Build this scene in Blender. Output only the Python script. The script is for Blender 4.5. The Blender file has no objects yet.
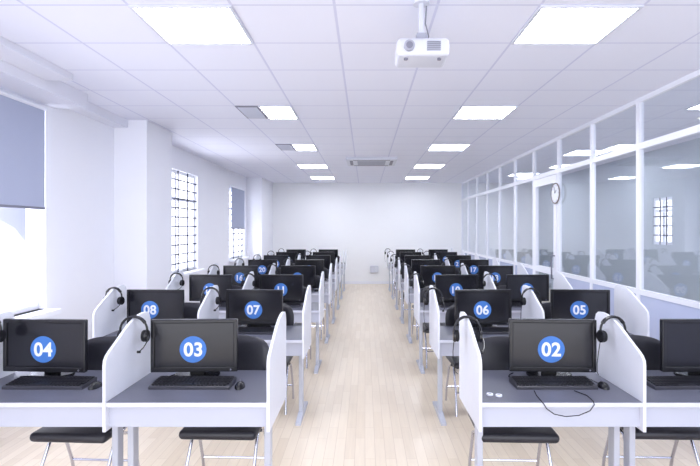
import bpy, bmesh, math, random
from mathutils import Vector, Matrix
random.seed(4)
sc = bpy.context.scene
COL = sc.collection
sc.view_settings.view_transform = 'Standard'

# ------------------------------------------------------------ materials
def mat(name, col, rough=0.5, metal=0.0, var=0.04, scale=8.0, bump=0.0, emit=None, estr=0.0, spec=0.5):
    m = bpy.data.materials.new(name); m.use_nodes = True
    nt = m.node_tree; b = nt.nodes['Principled BSDF']
    tc = nt.nodes.new('ShaderNodeTexCoord')
    nz = nt.nodes.new('ShaderNodeTexNoise'); nz.inputs['Scale'].default_value = scale
    nt.links.new(tc.outputs['Object'], nz.inputs['Vector'])
    mr = nt.nodes.new('ShaderNodeMapRange')
    mr.inputs['To Min'].default_value = 1 - var; mr.inputs['To Max'].default_value = 1 + var
    nt.links.new(nz.outputs['Fac'], mr.inputs['Value'])
    vm = nt.nodes.new('ShaderNodeVectorMath'); vm.operation = 'SCALE'
    vm.inputs[0].default_value = col[:3]
    nt.links.new(mr.outputs['Result'], vm.inputs['Scale'])
    nt.links.new(vm.outputs['Vector'], b.inputs['Base Color'])
    b.inputs['Roughness'].default_value = rough; b.inputs['Metallic'].default_value = metal
    b.inputs['Specular IOR Level'].default_value = spec
    if bump > 0:
        bp = nt.nodes.new('ShaderNodeBump'); bp.inputs['Strength'].default_value = bump
        nt.links.new(nz.outputs['Fac'], bp.inputs['Height']); nt.links.new(bp.outputs['Normal'], b.inputs['Normal'])
    if emit:
        b.inputs['Emission Color'].default_value = (*emit, 1); b.inputs['Emission Strength'].default_value = estr
    return m

def glass_mat(name, tint, base, edge, rough=0.02):
    m = bpy.data.materials.new(name); m.use_nodes = True
    nt = m.node_tree; nt.nodes.clear()
    o = nt.nodes.new('ShaderNodeOutputMaterial'); mx = nt.nodes.new('ShaderNodeMixShader')
    tr = nt.nodes.new('ShaderNodeBsdfTransparent'); tr.inputs['Color'].default_value = (*tint, 1)
    gl = nt.nodes.new('ShaderNodeBsdfGlossy'); gl.inputs['Roughness'].default_value = rough
    gl.inputs['Color'].default_value = (0.95, 0.96, 1, 1)
    lw = nt.nodes.new('ShaderNodeLayerWeight'); lw.inputs['Blend'].default_value = 0.5
    pw = nt.nodes.new('ShaderNodeMath'); pw.operation = 'POWER'; pw.inputs[1].default_value = 4.0
    nt.links.new(lw.outputs['Facing'], pw.inputs[0])
    ma = nt.nodes.new('ShaderNodeMath'); ma.operation = 'MULTIPLY_ADD'; ma.inputs[1].default_value = edge; ma.inputs[2].default_value = base
    nt.links.new(pw.outputs[0], ma.inputs[0])
    nt.links.new(ma.outputs[0], mx.inputs[0]); nt.links.new(tr.outputs[0], mx.inputs[1]); nt.links.new(gl.outputs[0], mx.inputs[2])
    nt.links.new(mx.outputs[0], o.inputs['Surface'])
    return m

M_wall = mat('wall_paint', (0.87, 0.88, 0.95), 0.7, var=0.012, scale=3)
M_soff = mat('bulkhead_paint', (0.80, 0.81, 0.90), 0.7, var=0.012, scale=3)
M_back = mat('back_wall_paint', (0.92, 0.93, 0.965), 0.7, var=0.01, scale=2)
M_alu = mat('painted_aluminium', (0.87, 0.89, 0.97), 0.35, var=0.01)
M_panel = mat('partition_laminate', (0.76, 0.78, 0.86), 0.45, var=0.015, scale=20)
M_edge = mat('grey_edge_band', (0.63, 0.65, 0.75), 0.45, var=0.02)
M_apron = mat('grey_apron_laminate', (0.50, 0.52, 0.62), 0.5, var=0.02)
M_top = mat('slate_laminate', (0.125, 0.13, 0.175), 0.42, var=0.05, scale=60)
M_leg = mat('powder_coated_steel', (0.52, 0.54, 0.62), 0.4, 0.1, var=0.02)
M_black = mat('black_plastic', (0.008, 0.008, 0.012), 0.25, var=0.1, scale=40)
M_kcase = mat('keyboard_case', (0.045, 0.045, 0.06), 0.35, var=0.1, scale=40)
M_key = mat('key_plastic', (0.012, 0.012, 0.018), 0.4, var=0.1, scale=40)
M_screen = mat('dark_screen', (0.010, 0.010, 0.016), 0.2, var=0.05)
M_vinyl = mat('black_vinyl', (0.022, 0.022, 0.031), 0.40, var=0.15, scale=60, bump=0.05)
M_chrome = mat('chrome_tube', (0.62, 0.62, 0.70), 0.18, 1.0, var=0.02)
M_foam = mat('ear_foam', (0.010, 0.010, 0.014), 0.85, var=0.2, scale=80, bump=0.1)
M_blue = mat('blue_sticker', (0.050, 0.19, 0.58), 0.5, var=0.03)
M_white = mat('white_print', (0.88, 0.9, 1.0), 0.5, var=0.01)
M_wplast = mat('white_plastic', (0.68, 0.70, 0.79), 0.4, var=0.01)
M_vent = mat('light_grey_vent', (0.38, 0.39, 0.47), 0.5, var=0.03)
M_grey = mat('grey_plastic', (0.20, 0.20, 0.26), 0.5, var=0.03)
M_rim = mat('grey_brown_clock_rim', (0.22, 0.18, 0.175), 0.4, var=0.1)
M_bar = mat('steel_bars', (0.035, 0.04, 0.08), 0.6, 0.0, var=0.05, spec=0.2)
M_blind = mat('roller_blind_fabric', (0.43, 0.47, 0.62), 0.85, var=0.03, scale=90, bump=0.03)
M_lower = mat('periwinkle_panel', (0.55, 0.61, 0.82), 0.2, var=0.03, scale=2)
M_light = mat('lit_diffuser', (0.9, 0.9, 0.95), 0.5, var=0.0, emit=(0.93, 0.95, 1.0), estr=23.0)
M_glass = glass_mat('partition_glass', (0.94, 0.955, 0.97), 0.08, 0.5, 0.03)
M_wglass = glass_mat('window_glass', (0.98, 0.98, 1.0), 0.02, 0.3)
M_corr = mat('corridor_paint', (0.50, 0.55, 0.61), 0.6, var=0.08, scale=0.8)
M_ext = mat('exterior_render', (0.38, 0.39, 0.44), 0.8, var=0.03)

# floor
M_floor = bpy.data.materials.new('laminate_planks'); M_floor.use_nodes = True
nt = M_floor.node_tree; b = nt.nodes['Principled BSDF']
tc = nt.nodes.new('ShaderNodeTexCoord'); mp = nt.nodes.new('ShaderNodeMapping')
mp.inputs['Rotation'].default_value = (0, 0, math.radians(90))
nt.links.new(tc.outputs['Object'], mp.inputs['Vector'])
br = nt.nodes.new('ShaderNodeTexBrick')
br.inputs['Color1'].default_value = (0.77, 0.67, 0.54, 1); br.inputs['Color2'].default_value = (0.69, 0.585, 0.455, 1)
br.inputs['Mortar'].default_value = (0.61, 0.505, 0.395, 1)
br.inputs['Scale'].default_value = 1.0; br.inputs['Mortar Size'].default_value = 0.002
br.inputs['Brick Width'].default_value = 0.55; br.inputs['Row Height'].default_value = 0.075
br.offset = 0.37; br.inputs['Bias'].default_value = -0.2
nt.links.new(mp.outputs['Vector'], br.inputs['Vector'])
mp2 = nt.nodes.new('ShaderNodeMapping'); mp2.inputs['Scale'].default_value = (26, 1.6, 1)
nt.links.new(tc.outputs['Object'], mp2.inputs['Vector'])
nz = nt.nodes.new('ShaderNodeTexNoise'); nz.inputs['Scale'].default_value = 1.5; nz.inputs['Detail'].default_value = 6
nt.links.new(mp2.outputs['Vector'], nz.inputs['Vector'])
mr = nt.nodes.new('ShaderNodeMapRange'); mr.inputs['To Min'].default_value = 0.90; mr.inputs['To Max'].default_value = 1.08
nt.links.new(nz.outputs['Fac'], mr.inputs['Value'])
vm = nt.nodes.new('ShaderNodeVectorMath'); vm.operation = 'SCALE'
nt.links.new(br.outputs['Color'], vm.inputs[0]); nt.links.new(mr.outputs['Result'], vm.inputs['Scale'])
nt.links.new(vm.outputs['Vector'], b.inputs['Base Color']); b.inputs['Roughness'].default_value = 0.29

# ceiling
PX, PY = 0.64, 0.615
M_ceil = bpy.data.materials.new('ceiling_tiles'); M_ceil.use_nodes = True
nt = M_ceil.node_tree; b = nt.nodes['Principled BSDF']
tc = nt.nodes.new('ShaderNodeTexCoord'); sp = nt.nodes.new('ShaderNodeSeparateXYZ')
nt.links.new(tc.outputs['Object'], sp.inputs[0])
def mth(op, a, bb=None):
    n = nt.nodes.new('ShaderNodeMath'); n.operation = op
    for i, v in enumerate((a, bb)):
        if v is None: continue
        if isinstance(v, (int, float)): n.inputs[i].default_value = v
        else: nt.links.new(v, n.inputs[i])
    return n.outputs[0]
def line(sock, off, pitch, w):
    f = mth('FRACT', mth('ADD', mth('DIVIDE', mth('SUBTRACT', sock, off), pitch), 100.0))
    d = mth('MINIMUM', f, mth('SUBTRACT', 1.0, f))
    return mth('LESS_THAN', d, w / pitch)
l = mth('MAXIMUM', line(sp.outputs[0], 1.09, PX, 0.009), line(sp.outputs[1], 3.01, PY, 0.009))
mx = nt.nodes.new('ShaderNodeMix'); mx.data_type = 'RGBA'
mx.inputs[6].default_value = (0.84, 0.855, 0.97, 1); mx.inputs[7].default_value = (0.67, 0.685, 0.85, 1)
nt.links.new(l, mx.inputs[0]); nt.links.new(mx.outputs[2], b.inputs['Base Color'])
b.inputs['Roughness'].default_value = 0.75

# ------------------------------------------------------------ mesh helpers
def box(bm, x0, x1, y0, y1, z0, z1, bev=0.0, seg=2):
    r = bmesh.ops.create_cube(bm, size=1.0)
    vs = r['verts']
    for v in vs:
        v.co = Vector(((x0+x1)/2 + v.co.x*(x1-x0), (y0+y1)/2 + v.co.y*(y1-y0), (z0+z1)/2 + v.co.z*(z1-z0)))
    if bev > 0:
        es = list({e for v in vs for e in v.link_edges})
        bmesh.ops.bevel(bm, geom=es, offset=bev, segments=seg, affect='EDGES', profile=0.5)

def tube(bm, pts, r, n=8, closed=False):
    pts = [Vector(p) for p in pts]; rings = []; N = len(pts); up = None
    for i, p in enumerate(pts):
        if closed: t = (pts[(i+1) % N] - pts[i-1]).normalized()
        else: t = (pts[min(i+1, N-1)] - pts[max(i-1, 0)]).normalized()
        if up is None:
            up = Vector((0, 0, 1)) if abs(t.z) < 0.9 else Vector((0, 1, 0))
        s = t.cross(up).normalized(); up = s.cross(t).normalized()
        rings.append([bm.verts.new(p + (s*math.cos(a) + up*math.sin(a))*r) for a in [2*math.pi*k/n for k in range(n)]])
    for i in range(N if closed else N-1):
        A, B = rings[i], rings[(i+1) % N]
        for k in range(n):
            bm.faces.new((A[k], A[(k+1) % n], B[(k+1) % n], B[k]))
    if not closed:
        bm.faces.new(rings[0][::-1]); bm.faces.new(rings[-1])

def cyl(bm, c, r, h, axis='Z', n=32, r2=None, sx=1, sy=1, bev=0):
    m = Matrix.Translation(c)
    if axis == 'Y': m = m @ Matrix.Rotation(math.radians(90), 4, 'X')
    if axis == 'X': m = m @ Matrix.Rotation(math.radians(90), 4, 'Y')
    m = m @ Matrix.Diagonal((sx, sy, 1, 1))
    rr = bmesh.ops.create_cone(bm, cap_ends=True, segments=n, radius1=r, radius2=r if r2 is None else r2, depth=h, matrix=m)
    if bev:
        es = [e for e in {e for v in rr['verts'] for e in v.link_edges} if max(len(f.verts) for f in e.link_faces) > 4]
        bmesh.ops.bevel(bm, geom=es, offset=bev, segments=2, affect='EDGES')

def extrude_poly(bm, prof, x0, x1):
    """profile in (y,z) extruded along x"""
    a = [bm.verts.new((x0, y, z)) for y, z in prof]; c = [bm.verts.new((x1, y, z)) for y, z in prof]
    bm.faces.new(a); bm.faces.new(c[::-1]); n = len(prof)
    for i in range(n): bm.faces.new((a[i], c[i], c[(i+1) % n], a[(i+1) % n]))

def obj(name, fn, m, parent=None, loc=(0, 0, 0), smooth=False, label=None):
    me = bpy.data.meshes.new(name); bm = bmesh.new(); fn(bm)
    bmesh.ops.recalc_face_normals(bm, faces=bm.faces)
    if smooth:
        for f in bm.faces: f.smooth = True
        for e in bm.edges:
            if len(e.link_faces) == 2 and e.calc_face_angle(0) > math.radians(40): e.smooth = False
    bm.to_mesh(me); bm.free(); me.materials.append(m)
    o = bpy.data.objects.new(name, me); COL.objects.link(o); o.location = loc
    if parent: o.parent = parent
    if label: o['label'] = label
    return o

def empty(name, loc=(0, 0, 0), label=None, category=None, group=None, kind=None):
    o = bpy.data.objects.new(name, None); o.empty_display_size = 0.1
    COL.objects.link(o); o.location = loc; tag(o, label, category, group, kind); return o

def tag(o, label=None, category=None, group=None, kind=None):
    if label: o['label'] = label
    if category: o['category'] = category
    if group: o['group'] = group
    if kind: o['kind'] = kind
    return o

def dup(o, parent=None):
    c = o.copy(); COL.objects.link(c)
    if parent: c.parent = parent
    for ch in o.children: dup(ch, c)
    return c

def structure(name, fn, m, label, category):
    return tag(obj(name, fn, m), label, category, None, 'structure')

# ------------------------------------------------------------ shell
H, XL, XR, YB, YN = 3.05, -3.2, 2.93, 14.65, -1.3
XC = 5.1
structure('floor', lambda bm: box(bm, XL-.2, XC+.1, YN, YB+.15, -.1, 0), M_floor, 'pale wood laminate plank floor', 'floor')
structure('ceiling', lambda bm: box(bm, XL-.2, XC+.1, YN, YB+.15, H, H+.1), M_ceil, 'suspended ceiling of lavender-white square tiles', 'ceiling')
structure('wall_back', lambda bm: box(bm, XL-.2, XC+.1, YB, YB+.15, 0, H), M_back, 'plain white painted end wall', 'wall')
wins = [(2.75, 4.86, 0.86, 2.84), (7.5, 9.29, 0.90, 2.67), (11.45, 12.85, 0.93, 2.62)]
cwins = [(8.05, 8.6, 1.39, 2.2)]
def holedwall(x0, x1, ws, yend):
    def f(bm):
        y = YN
        for (a, c, s, t) in ws:
            box(bm, x0, x1, y, a, 0, H); box(bm, x0, x1, a, c, 0, s); box(bm, x0, x1, a, c, t, H); y = c
        box(bm, x0, x1, y, yend, 0, H)
    return f
structure('wall_left', holedwall(XL-.2, XL, wins, YB), M_wall, 'white painted side wall with window openings', 'wall')
def soffit(bm):
    box(bm, XL, -2.86, YN, 5.0, 2.90, H)
    box(bm, XL, -3.02, 5.0, 6.18, 2.95, H)
    box(bm, -2.86, -2.62, YN, 4.35, 2.99, H)
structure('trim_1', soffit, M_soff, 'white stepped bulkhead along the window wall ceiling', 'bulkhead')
structure('wall_pillar', lambda bm: box(bm, XL, -2.78, 6.18, 6.99, 0, H, .006), M_wall, 'square white painted pillar against the wall', 'pillar')
structure('wall_pillar', lambda bm: box(bm, XL, -2.78, 13.1, YB, 0, H, .006), M_wall, 'white painted pillar in the room corner', 'pillar')
structure('wall_corridor', holedwall(XC, XC+.1, cwins, YB), M_corr, 'grey corridor wall behind the glass', 'wall')
structure('baseboard_left', lambda bm: [box(bm, XL, XL+.012, YN, 6.18, 0, .08), box(bm, XL, XL+.012, 6.99, 13.1, 0, .08)], M_alu, 'white baseboard along the window wall', 'baseboard')
structure('baseboard_back', lambda bm: box(bm, -2.78, XR-.04, YB-.012, YB, 0, .08), M_alu, 'white baseboard along the end wall', 'baseboard')
arch = [(3.95, 0), (3.95, .67), (4.07, 1.16), (4.24, 1.47), (4.46, 1.67), (4.7, 1.77), (5.0, 1.80), (5.3, 1.765), (5.54, 1.67), (5.76, 1.47), (5.93, 1.16), (6.03, .67), (6.06, 0)]
def facade(bm):
    for (p, q) in zip(arch[1:-1], arch[2:-1]):
        extrude_poly(bm, [(p[0], p[1]), (q[0], q[1]), (q[0], 3.4), (p[0], 3.4)], -4.15, -4.0)
    box(bm, -4.15, -4.0, 3.3, 3.95, 0, 3.4); box(bm, -4.15, -4.0, 6.06, 7.3, 0, 3.4)
    extrude_poly(bm, [(6.03, .67), (6.06, 0), (6.06, 3.4), (6.03, 3.4)], -4.15, -4.0)
structure('wall_facade', facade, M_ext, 'pale grey exterior wall with arched opening outside the window', 'building wall')

def make_window(name, X, a, c, s, t, grille, sgn):
    w = empty(name, (X, (a+c)/2, s), 'white framed window with steel security grille' if grille else 'white framed window with clear bright panes', 'window', None, 'structure')
    hw = (c-a)/2; h = t-s
    def fr(bm):
        f = .05
        box(bm, -.03, .03, -hw, hw, 0, f); box(bm, -.03, .03, -hw, hw, h-f, h)
        box(bm, -.03, .03, -hw, -hw+f, f, h-f); box(bm, -.03, .03, hw-f, hw, f, h-f)
        box(bm, -.025, .025, -.03, .03, f, h-f)
        box(bm, -.024, .024, -hw+f, hw-f, h*.72-.02, h*.72+.02)
    obj('frame', fr, M_alu, w)
    obj('glass', lambda bm: box(bm, -.004, .004, -hw+.04, hw-.04, .04, h-.04), M_wglass, w)
    if sgn > 0: obj('sill', lambda bm: box(bm, -.04, .24, -hw-.03, hw+.03, -.05, .0, .004), M_alu, w)
    if grille:
        def bars(bm):
            n = max(3, int(h/.15))
            for k in range(1, n): box(bm, -.007, .007, -hw, hw, h*k/n-.0095, h*k/n+.0095)
            m_ = max(3, int(2*hw/.36))
            for k in range(1, m_): box(bm, -.007, .007, -hw+2*hw*k/m_-.011, -hw+2*hw*k/m_+.011, 0, h)
        obj('security_grille', bars, M_bar, w, (.065*sgn, 0, 0))
for i, (a, c, s, t) in enumerate(wins): make_window('window_%d' % (i+1), XL-.1, a, c, s, t, i > 0, 1)
for i, (a, c, s, t) in enumerate(cwins): make_window('window_%d' % (i+30), XC+.05, a, c, s, t, True, -.4)
def blind(y0, y1, z0, z1, label, x=XL+.03):
    r = empty('roller_blind', (x, (y0+y1)/2, z1), label, 'blind', 'roller blinds on the windows')
    hw = (y1-y0)/2
    obj('fabric', lambda bm: box(bm, -.0015, .0015, -hw, hw, z0-z1+.02, -.02), M_blind, r)
    obj('roller', lambda bm: cyl(bm, (0, 0, -.02), .022, 2*hw+.02, 'Y', 20), M_alu, r, smooth=True)
    obj('bottom_rail', lambda bm: box(bm, -.008, .008, -hw, hw, z0-z1, z0-z1+.025, .003), M_grey, r)
blind(2.7, 4.80, 1.85, 2.87, 'grey-blue roller blind half lowered over the window')
blind(11.5, 12.75, 1.66, 2.70, 'grey-blue roller blind over the barred window')

# ------------------------------------------------------------ glass partition
Y0, BAY = 4.10, 1.07
n = 0
for k in range(-5, 10):
    a = Y0 + BAY*k; c = min(a + BAY, YB)
    n += 1
    isdoor = (k == 3)
    w = empty('door_1' if isdoor else 'window_%d' % (n+3), (XR, a, 0),
              'white framed glazed door in the glass partition' if isdoor else 'white framed glass partition bay with solid lower panel', 'door' if isdoor else 'window', None, 'structure')
    L = c - a
    def fr(bm):
        f = .032; d_ = .024
        box(bm, -d_, d_, 0, f, 0, H)
        box(bm, -d_, d_, L-f, L, 0, H)
        for z0, z1 in ((2.505, 2.57), (H-.05, H)): box(bm, -d_+.001, d_-.001, f, L-f, z0, z1)
        if not isdoor:
            for z0, z1 in ((.965, 1.02), (0, .10)): box(bm, -d_+.001, d_-.001, f, L-f, z0, z1)
    obj('frame', fr, M_alu, w)
    obj('transom_glass', lambda bm: box(bm, -.004, .004, .025, L-.025, 2.56, H-.04), M_glass, w)
    if not isdoor:
        obj('glass', lambda bm: box(bm, -.004, .004, .025, L-.025, 1.01, 2.51), M_glass, w)
        obj('lower_panel', lambda bm: box(bm, -.012, .012, .025, L-.025, .09, .97), M_lower, w)
    else:
        leaf = obj('door_leaf', lambda bm: [box(bm, -.032, .018, .036, .15, .01, 2.49), box(bm, -.032, .018, L-.15, L-.036, .01, 2.49),
                   box(bm, -.032, .018, .15, L-.15, 2.37, 2.49), box(bm, -.032, .018, .15, L-.15, .01, .25), box(bm, -.032, .018, .15, L-.15, .95, 1.05)], M_alu, w)
        obj('door_glass', lambda bm: box(bm, -.004, .004, .14, L-.14, .24, 2.38), M_glass, w)
        obj('handle', lambda bm: [tube(bm, [(-.032, .1, 1.25), (-.08, .1, 1.25), (-.08, .1, .9), (-.032, .1, .9)], .012)], M_grey, w, smooth=True)

# clock
ck = empty('wall_clock', (XR-.025, 7.35, 2.20), 'round wall clock with grey-brown rim on the partition post', 'clock')
obj('rim', lambda bm: tube(bm, [(-.02, .155*math.cos(a), .15*math.sin(a)) for a in [2*math.pi*i/40 for i in range(40)]], .011, 8, True), M_rim, ck, smooth=True)
obj('clock_face', lambda bm: cyl(bm, (-.012, 0, 0), .148, .024, 'X', 40), M_white, ck)
obj('hour_marks', lambda bm: [box(bm, -.027, -.0235, .125*math.cos(a)-.006, .125*math.cos(a)+.006, .125*math.sin(a)-.006, .125*math.sin(a)+.006) for a in [2*math.pi*i/12 for i in range(12)]], M_grey, ck)
obj('hour_hand', lambda bm: tube(bm, [(-.028, 0, 0), (-.028, -.05, .045)], .004, 6), M_black, ck)
obj('minute_hand', lambda bm: tube(bm, [(-.03, 0, 0), (-.03, .03, .10)], .003, 6), M_black, ck)

# ------------------------------------------------------------ ceiling fixtures
def ceiling_light(x0, x1, y0, label, grp='recessed ceiling lights'):
    cx = (x0+x1)/2; hw = (x1-x0)/2; hy = PY/2
    f = empty('ceiling_light', (cx, y0+PY/2, H), label, 'ceiling light', grp)
    obj('frame', lambda bm: [box(bm, -hw, hw, -hy, -hy+.02, -.012, 0), box(bm, -hw, hw, hy-.02, hy, -.012, 0), box(bm, -hw, -hw+.02, -hy+.02, hy-.02, -.012, 0), box(bm, hw-.02, hw, -hy+.02, hy-.02, -.012, 0)], M_wplast, f)
    obj('diffuser', lambda bm: box(bm, -hw+.02, hw-.02, -hy+.02, hy-.02, -.008, -.001), M_light, f)
    obj('louver', lambda bm: [box(bm, -hw+.02, hw-.02, -hy+hy*2*j/4-.004, -hy+hy*2*j/4+.004, -.014, -.0085) for j in (1, 2, 3)], M_wplast, f)
for side, xc in (('R', 1.41), ('L', -1.15)):
    for k in range(5):
        y0 = 3.01 + 4*PY*k; half = (side == 'L' and k in (1, 2)); hy = PY/2
        x0, x1 = xc-PX/2, xc+PX/2
        if half: x0 = xc - .06
        ceiling_light(x0, x1, y0, 'recessed square ceiling light panel, lit white' if not half else 'narrow recessed ceiling light beside an air grille, lit white')
        if half:
            v = empty('air_vent', (xc-PX/2+.13, y0+PY/2, H), 'grey louvred ceiling air grille beside the light', 'air vent', 'ceiling air grilles')
            obj('vent_frame', lambda bm: box(bm, -.13, .13, -hy, hy, -.006, 0), M_grey, v)
            obj('vent_slats', lambda bm: [box(bm, -.11, .11, -hy+.05+j*.05, -hy+.07+j*.05, -.016, -.006) for j in range(11)], M_edge, v)
for k in (0, 1, 2, 3):
    ceiling_light(3.7, 4.34, 1.5+3.5*k, 'recessed ceiling light in the corridor, lit white', 'corridor ceiling lights')

ac = empty('cassette_air_conditioner', (.13, 9.85, H), 'white square ceiling cassette air conditioner', 'air conditioner')
obj('body', lambda bm: box(bm, -.5, .5, -.5, .5, -.05, 0, .012), M_wplast, ac)
obj('intake_grille', lambda bm: [box(bm, -.28, .28, -.28+j*.05, -.25+j*.05, -.056, -.05) for j in range(12)], M_vent, ac)
obj('air_outlet', lambda bm: [box(bm, -.36, .36, s*.40-.03, s*.40+.03, -.054, -.049) for s in (-1, 1)] + [box(bm, s*.40-.03, s*.40+.03, -.33, .33, -.054, -.049) for s in (-1, 1)], M_grey, ac)

# projector
pj = empty('projector', (.345, 2.98, 2.735), 'white projector hanging from a ceiling pole mount', 'projector')
def pjbody(bm):
    box(bm, -.155, .155, -.12, .12, -.05, .055, .024, 5)
    for v in bm.verts:
        if v.co.y < 0: v.co.y -= .018*(1-(v.co.x/.155)**2)
obj('body', pjbody, M_wplast, pj, smooth=True)
obj('lens', lambda bm: [cyl(bm, (-.085, -.136, 0), .031, .03, 'Y', 28)], M_vent, pj, smooth=True)
obj('lens_glass', lambda bm: cyl(bm, (-.085, -.152, 0), .020, .004, 'Y', 24), M_grey, pj, smooth=True)
obj('vent', lambda bm: [box(bm, .02, .10, -.139, -.12, -.024+j*.012, -.020+j*.012) for j in range(5)], M_vent, pj)
obj('foot', lambda bm: cyl(bm, (-.10, -.07, -.053), .012, .016, n=12), M_grey, pj)
obj('foot', lambda bm: cyl(bm, (.10, -.07, -.053), .012, .016, n=12), M_grey, pj)
obj('mount_bracket', lambda bm: [box(bm, -.07, .07, -.05, .05, .053, .067), box(bm, -.10, -.085, -.012, .012, .05, .075), box(bm, .085, .10, -.012, .012, .05, .075), box(bm, -.1, .1, -.012, .012, .067, .079), box(bm, -.03, .03, -.03, .03, .079, .12)], M_vent, pj)
obj('mount_pole', lambda bm: cyl(bm, (0, 0, .21), .016, .20, n=20), M_edge, pj, smooth=True)
obj('ceiling_plate', lambda bm: cyl(bm, (0, 0, .3095), .05, .011, n=28), M_wplast, pj, smooth=True)
obj('cable', lambda bm: tube(bm, [(.03, .02, .055), (.05, .03, .12), (.03, .03, .2), (.035, .02, .305)], .004, 6), M_grey, pj, smooth=True)

ob = empty('wall_socket_box', (.28, YB, .45), 'small white wall socket box low on the end wall', 'socket')
obj('box', lambda bm: box(bm, -.12, .12, -.06, 0, -.1, .1, .01), M_edge, ob)
obj('socket_cover', lambda bm: [box(bm, -.09, -.01, -.066, -.06, -.06, .06), box(bm, .01, .09, -.066, -.06, -.06, .06)], M_wplast, ob)

# ------------------------------------------------------------ desk prototypes
W = .88
PT = .008
prof = [(0, .57), (0, .925), (.006, .952), (.022, .972), (.05, .990), (.10, 1.014), (.16, 1.044), (.22, 1.075), (.28, 1.101), (.34, 1.120), (.40, 1.132), (.46, 1.136), (.505, 1.131), (.535, 1.112), (.55, 1.075), (.55, .57)]
def top_z(y):
    for (a, za), (c, zc) in zip(prof[4:], prof[5:]):
        if a <= y <= c: return za+(zc-za)*(y-a)/(c-a)
def make_desk():
    d = empty('computer_desk')
    obj('desktop', lambda bm: box(bm, -W/2+PT, W/2-PT, 0, .60, .702, .727, .004), M_edge, d)
    obj('desk_surface', lambda bm: box(bm, -W/2+PT+.003, W/2-PT-.003, .004, .596, .7272, .730), M_top, d, label='dark slate laminate surface')
    obj('modesty_panel', lambda bm: box(bm, -W/2+PT, W/2-PT, .035, .053, .585, .702), M_apron, d)
    obj('cable_tray', lambda bm: [box(bm, -W/2+.06, W/2-.06, .50, .58, .64, .65), box(bm, -W/2+.06, W/2-.06, .57, .58, .65, .70)], M_leg, d)
    for s in (-1, 1):
        x = s*(W/2-.045)
        def leg(bm):
            box(bm, -.018, .018, .20, .27, .04, .70, .006)
            extrude_poly(bm, [(.02, 0), (.02, .02), (.19, .05), (.28, .05), (.55, .02), (.55, 0)], -.022, .022)
            extrude_poly(bm, [(.06, .70), (.06, .67), (.20, .60), (.27, .60), (.50, .67), (.50, .70)], -.016, .016)
        obj('leg', leg, M_leg, d, (x, 0, 0))
    return d
def add_panel(d, s):
    return obj('privacy_panel', lambda bm: extrude_poly(bm, prof, s*W/2-PT, s*W/2+PT), M_panel, d)

dA = make_desk(); add_panel(dA, -1); add_panel(dA, 1)
dB = make_desk(); add_panel(dB, 1)

def make_monitor():
    m = empty('monitor')
    w, h, zb = .265, .325, .045
    def bez(bm):
        b_ = .024
        box(bm, -w, w, -.052, -.02, zb, zb+.032, .005); box(bm, -w, w, -.052, -.02, zb+h-b_, zb+h, .005)
        box(bm, -w, -w+b_, -.052, -.02, zb+.02, zb+h-.015, .005); box(bm, w-b_, w, -.052, -.02, zb+.02, zb+h-.015, .005)
        box(bm, -w+.004, w-.004, -.038, -.012, zb+.004, zb+h-.004, .004)
        box(bm, -.17, .17, -.014, .03, zb+.05, zb+h-.06, .015)
    obj('casing', bez, M_black, m)
    obj('screen', lambda bm: box(bm, -w+.023, w-.023, -.042, -.037, zb+.031, zb+h-.023), M_screen, m)
    obj('stand_neck', lambda bm: box(bm, -.045, .045, .012, .048, .012, .16, .006), M_black, m)
    obj('stand_base', lambda bm: cyl(bm, (0, .025, .010), .14, .018, n=36, sy=.64, bev=.005), M_black, m, smooth=True)
    obj('power_button', lambda bm: cyl(bm, (w-.04, -.0525, zb+.014), .005, .003, 'Y', 12), M_grey, m)
    st = obj('number_sticker', lambda bm: cyl(bm, (0, -.0428, 0), .082, .0012, 'Y', 40), M_blue, m, (-.008, 0, zb+h/2-.024), label='round blue number sticker')
    return m, st
mon, _ = make_monitor()

def numeral(txt, parent):
    cu = bpy.data.curves.new('num', 'FONT'); cu.body = txt; cu.size = .118; cu.offset = .0032
    cu.space_character = 1.03
    cu.align_x = 'CENTER'; cu.align_y = 'CENTER'; cu.resolution_u = 4; cu.extrude = .0005
    o = bpy.data.objects.new('num', cu); COL.objects.link(o)
    me = bpy.data.meshes.new_from_object(o)
    bpy.data.objects.remove(o)
    me.transform(Matrix.Rotation(math.radians(90), 4, 'X'))
    xs = [v.co.x for v in me.vertices]; zs = [v.co.z for v in me.vertices]
    me.transform(Matrix.Translation((-(min(xs)+max(xs))/2, 0, -(min(zs)+max(zs))/2)))
    me.materials.append(M_white)
    t = bpy.data.objects.new('number_print', me); COL.objects.link(t); t.parent = parent; t.location = (0, -.0440, 0)
    t['label'] = 'white digits %s' % txt

def make_keyboard():
    k = empty('keyboard')
    obj('case', lambda bm: extrude_poly(bm, [(-.078, 0), (-.078, .014), (-.068, .018), (.07, .030), (.077, .026), (.077, 0)], -.235, .235), M_kcase, k)
    def keys(bm):
        for r in range(6):
            y = -.055 + r*.0225; z = .0185 + (y+.06)*.088
            x = -.222
            while x < .213:
                wk = .0175
                if r == 0 and -.11 < x < -.02: wk = .11
                if not (.088 < x < .10):
                    box(bm, x, x+wk, y-.009, y+.009, z-.001, z+.008)
                x += wk + .004
    obj('keys', keys, M_key, k)
    obj('cable', lambda bm: tube(bm, [(-.15, .075, .012), (-.155, .09, .004), (-.17, .11, .003), (-.20, .135, .003), (-.21, .17, .003), (-.19, .21, .003), (-.16, .24, .003)], .003, 6), M_black, k, smooth=True)
    return k
kbd = make_keyboard()

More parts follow.
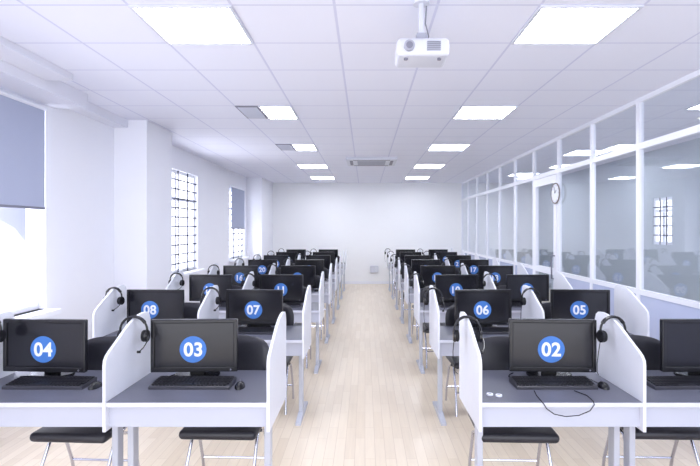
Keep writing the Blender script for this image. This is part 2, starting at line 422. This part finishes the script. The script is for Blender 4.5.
def make_mouse():
    m = empty('mouse')
    def shell(bm):
        bmesh.ops.create_uvsphere(bm, u_segments=20, v_segments=12, radius=1)
        for v in bm.verts:
            v.co = Vector((v.co.x*.03, v.co.y*.052, max(0, v.co.z)*.034*(1 - .15*v.co.y)))
    obj('shell', shell, M_black, m, smooth=True)
    obj('scroll_wheel', lambda bm: cyl(bm, (0, .028, .030), .008, .006, 'X', 16), M_grey, m)
    obj('cable', lambda bm: tube(bm, [(0, .05, .006), (-.005, .08, .003), (-.01, .11, .003), (-.015, .14, .003)], .002, 6), M_black, m, smooth=True)
    return m
mou = make_mouse()

def make_headset():
    h = empty('headset')
    R = .078
    def band(bm):
        pts = [(R*math.sin(a), 0, -R+R*math.cos(a)+.008) for a in [math.radians(-100+200*i/20) for i in range(21)]]
        tube(bm, pts, .007, 8)
        tube(bm, [(x*.98, y+.009, z+.001) for x, y, z in pts[4:-4]], .007, 8); tube(bm, [(x*.98, y-.009, z+.001) for x, y, z in pts[4:-4]], .007, 8)
    obj('headband', band, M_black, h, smooth=True)
    for s in (-1, 1):
        obj('ear_cup', lambda bm: cyl(bm, (s*.076, 0, -.108), .037, .022, 'X', 24, sx=1, sy=1, bev=.005), M_black, h, smooth=True)
        obj('ear_pad', lambda bm: tube(bm, [(s*.061, .024*math.cos(a), -.108+.024*math.sin(a)) for a in [2*math.pi*i/20 for i in range(20)]], .012, 8, True), M_foam, h, smooth=True)
    obj('microphone_boom', lambda bm: [tube(bm, [(.086, 0, -.108), (.093, -.04, -.133), (.087, -.085, -.16), (.073, -.11, -.175)], .0035, 6), cyl(bm, (.071, -.114, -.177), .008, .018, 'X', 12)], M_black, h, smooth=True)
    obj('cable', lambda bm: tube(bm, [(-.081, 0, -.142), (-.086, .01, -.21), (-.082, .03, -.28), (-.07, .05, -.34), (-.05, .07, -.36)], .0025, 6), M_black, h, smooth=True)
    return h
hs = make_headset()

def make_chair():
    c = empty('office_chair')
    obj('seat', lambda bm: box(bm, -.23, .23, -.21, .20, .422, .478, .026, 4), M_vinyl, c, smooth=True)
    def back(bm):
        N, Mz = 16, 12
        grid = {}
        for i in range(N+1):
            a = -1+2*i/N
            for j in range(Mz+1):
                b_ = -1+2*j/Mz
                k_ = 1 - .22*(a*a)*(b_*b_)
                u, v = a*k_, b_*k_
                x = u*.228; z = .785+v*.155; t = (v+1)/2
                y = .22-.01*math.sin(t*math.pi)+.04*t-.035*u*u
                rim = max(abs(a), abs(b_)); th = .018*math.sqrt(max(0, 1-rim**6))+.004
                grid[(0, i, j)] = bm.verts.new((x, y-th, z)); grid[(1, i, j)] = bm.verts.new((x, y+th, z))
        for i in range(N):
            for j in range(Mz):
                for s in (0, 1): bm.faces.new([grid[(s, i, j)], grid[(s, i+1, j)], grid[(s, i+1, j+1)], grid[(s, i, j+1)]])
        for i in range(N):
            for j in (0, Mz): bm.faces.new([grid[(0, i, j)], grid[(0, i+1, j)], grid[(1, i+1, j)], grid[(1, i, j)]])
        for j in range(Mz):
            for i in (0, N): bm.faces.new([grid[(0, i, j)], grid[(0, i, j+1)], grid[(1, i, j+1)], grid[(1, i, j)]])
    obj('backrest', back, M_vinyl, c, smooth=True)
    for s in (-1, 1):
        obj('leg', lambda bm: tube(bm, [(s*.19, .10, .412), (s*.20, -.05, .39), (s*.205, -.16, .20), (s*.21, -.21, .012)], .010, 10), M_chrome, c, smooth=True)
        obj('leg', lambda bm: tube(bm, [(s*.215, -.02, .412), (s*.215, .08, .37), (s*.22, .17, .15), (s*.22, .20, .012)], .010, 10), M_chrome, c, smooth=True)
        obj('back_support', lambda bm: tube(bm, [(s*.15, .0, .412), (s*.15, .17, .412), (s*.15, .218, .46), (s*.15, .236, .60), (s*.15, .25, .76)], .009, 10), M_chrome, c, smooth=True)
    obj('cross_bar', lambda bm: tube(bm, [(-.205, -.16, .2), (.205, -.16, .2)], .008, 8), M_chrome, c, smooth=True)
    obj('cross_bar', lambda bm: tube(bm, [(-.22, .17, .15), (.22, .17, .15)], .008, 8), M_chrome, c, smooth=True)
    return c
ch = make_chair()

protos = [dA, dB, mon, kbd, mou, hs, ch]
def place(proto, loc, rz=0.0):
    o = dup(proto); o.location = loc; o.rotation_euler = (0, 0, rz); return o

NROW, PITCH, YF = 8, 1.47, 2.60
for r in range(NROW):
    y = YF + PITCH*r
    st = [(-1.84, dA, 4*r+4, 'next to the window wall'), (-.96, dB, 4*r+3, 'along the aisle'),
          (1.06, dA, 4*r+2, 'along the aisle'), (1.94, dB, 4*r+1, 'next to the glass partition')]
    for q, (x, dp, num, where) in enumerate(st):
        ns = '%02d' % num
        d = place(dp, (x, y, 0))
        tag(d, 'grey computer desk with curved privacy panels ' + where, 'desk', 'rows of computer desks')
        if r == 0: mx_ = (-1.985, -1.06, 1.165, 2.105)[q]
        elif r == 1: mx_ = (-1.935, -1.02, 1.09, 1.99)[q]
        else: mx_ = x + (-.05 if x < 0 else .05) + random.uniform(-.015, .015)
        o = place(mon, (mx_, y+.45, .730), random.uniform(-.08, .08) if r else (-.06, .04, -.05, .0)[q])
        tag(o, 'black monitor with round blue sticker reading ' + ns, 'monitor', 'computer monitors on the desks')
        for c in o.children:
            if c.name.startswith('number_sticker'):
                numeral(ns, c)
                if num == 8: c.location.x = -.05
                if num == 1: c.location.x = .06
        kx = x + (-.03, -.06, .055, -.03)[q] + (random.uniform(-.03, .03) if r else 0)
        o = place(kbd, (kx, y+.285, .730), random.uniform(-.03, .03))
        tag(o, 'black keyboard in front of monitor ' + ns, 'keyboard', 'keyboards on the desks')
        o = place(mou, (min(kx+.285, x+.385), y+.25, .730), random.uniform(-.1, .1))
        tag(o, 'small black mouse beside keyboard of station ' + ns, 'mouse', 'computer mice on the desks')
        hy_ = .335 + (random.uniform(-.04, .0) if r else 0)
        o = place(hs, (x-W/2, y+hy_, top_z(hy_)+.002), random.uniform(-.15, .15))
        tag(o, 'black headset with microphone hanging on privacy panel', 'headset', 'headsets hanging on the panels')
        cdx = (.13, .10, -.16, -.14)[q]
        if r: cdx *= random.uniform(.2, 1.0)
        o = place(ch, (x + cdx, y+.40+random.uniform(-.01, .05), 0), random.uniform(-.06, .06))
        tag(o, 'black vinyl chair with chrome tube legs behind desk', 'chair', 'chairs tucked under the desks')

def kill(o):
    for c in list(o.children): kill(c)
    bpy.data.objects.remove(o)
for p in protos: kill(p)

cp = [(.97, 2.78, .733), (.955, 2.70, .733), (.95, 2.62, .733), (.955, 2.592, .725), (.97, 2.588, .70), (1.01, 2.587, .672), (1.07, 2.587, .66), (1.14, 2.587, .665), (1.20, 2.587, .69), (1.225, 2.59, .722), (1.23, 2.615, .733), (1.235, 2.70, .733), (1.20, 2.78, .733)]
tag(obj('loose_cable', lambda bm: tube(bm, cp, .0028, 6), M_black, smooth=True), 'thin black cable drooping over the desk edge', 'cable')
for x, y in ((.70, 2.72), (.745, 2.70)):
    g = empty('cable_grommet', (x, y, .730), 'small white round cable grommet cap on desk', 'grommet', 'white grommet caps on the desk')
    obj('cap', lambda bm: cyl(bm, (0, 0, .004), .018, .008, n=20), M_white, g, smooth=True)
    obj('cap_slot', lambda bm: box(bm, -.008, .008, -.003, .003, .008, .009), M_grey, g)

# ------------------------------------------------------------ light
wd = bpy.data.worlds.new('world'); sc.world = wd; wd.use_nodes = True
wd.node_tree.nodes['Background'].inputs[0].default_value = (0.915, 0.935, 1.0, 1)
wd.node_tree.nodes['Background'].inputs[1].default_value = 3.45
for (a, c, s, t), en in zip(wins, (110, 50, 50)):
    L = bpy.data.lights.new('window_daylight', 'AREA'); L.shape = 'RECTANGLE'; L.size = t-s; L.size_y = c-a
    L.energy = en; L.color = (.92, .94, 1)
    lo = bpy.data.objects.new('window_daylight', L); COL.objects.link(lo)
    lo.location = (XL-.5, (a+c)/2, (s+t)/2); lo.rotation_euler = (0, math.radians(-90), 0)

cam = bpy.data.cameras.new('camera'); co = bpy.data.objects.new('camera', cam); COL.objects.link(co)
co.location = (0, 0, 1.66); co.rotation_euler = (math.radians(90), 0, 0)
cam.sensor_width = 36; cam.lens = 36*485/700; cam.shift_x = -15/700; cam.shift_y = -4/700; cam.clip_start = .02
sc.camera = co
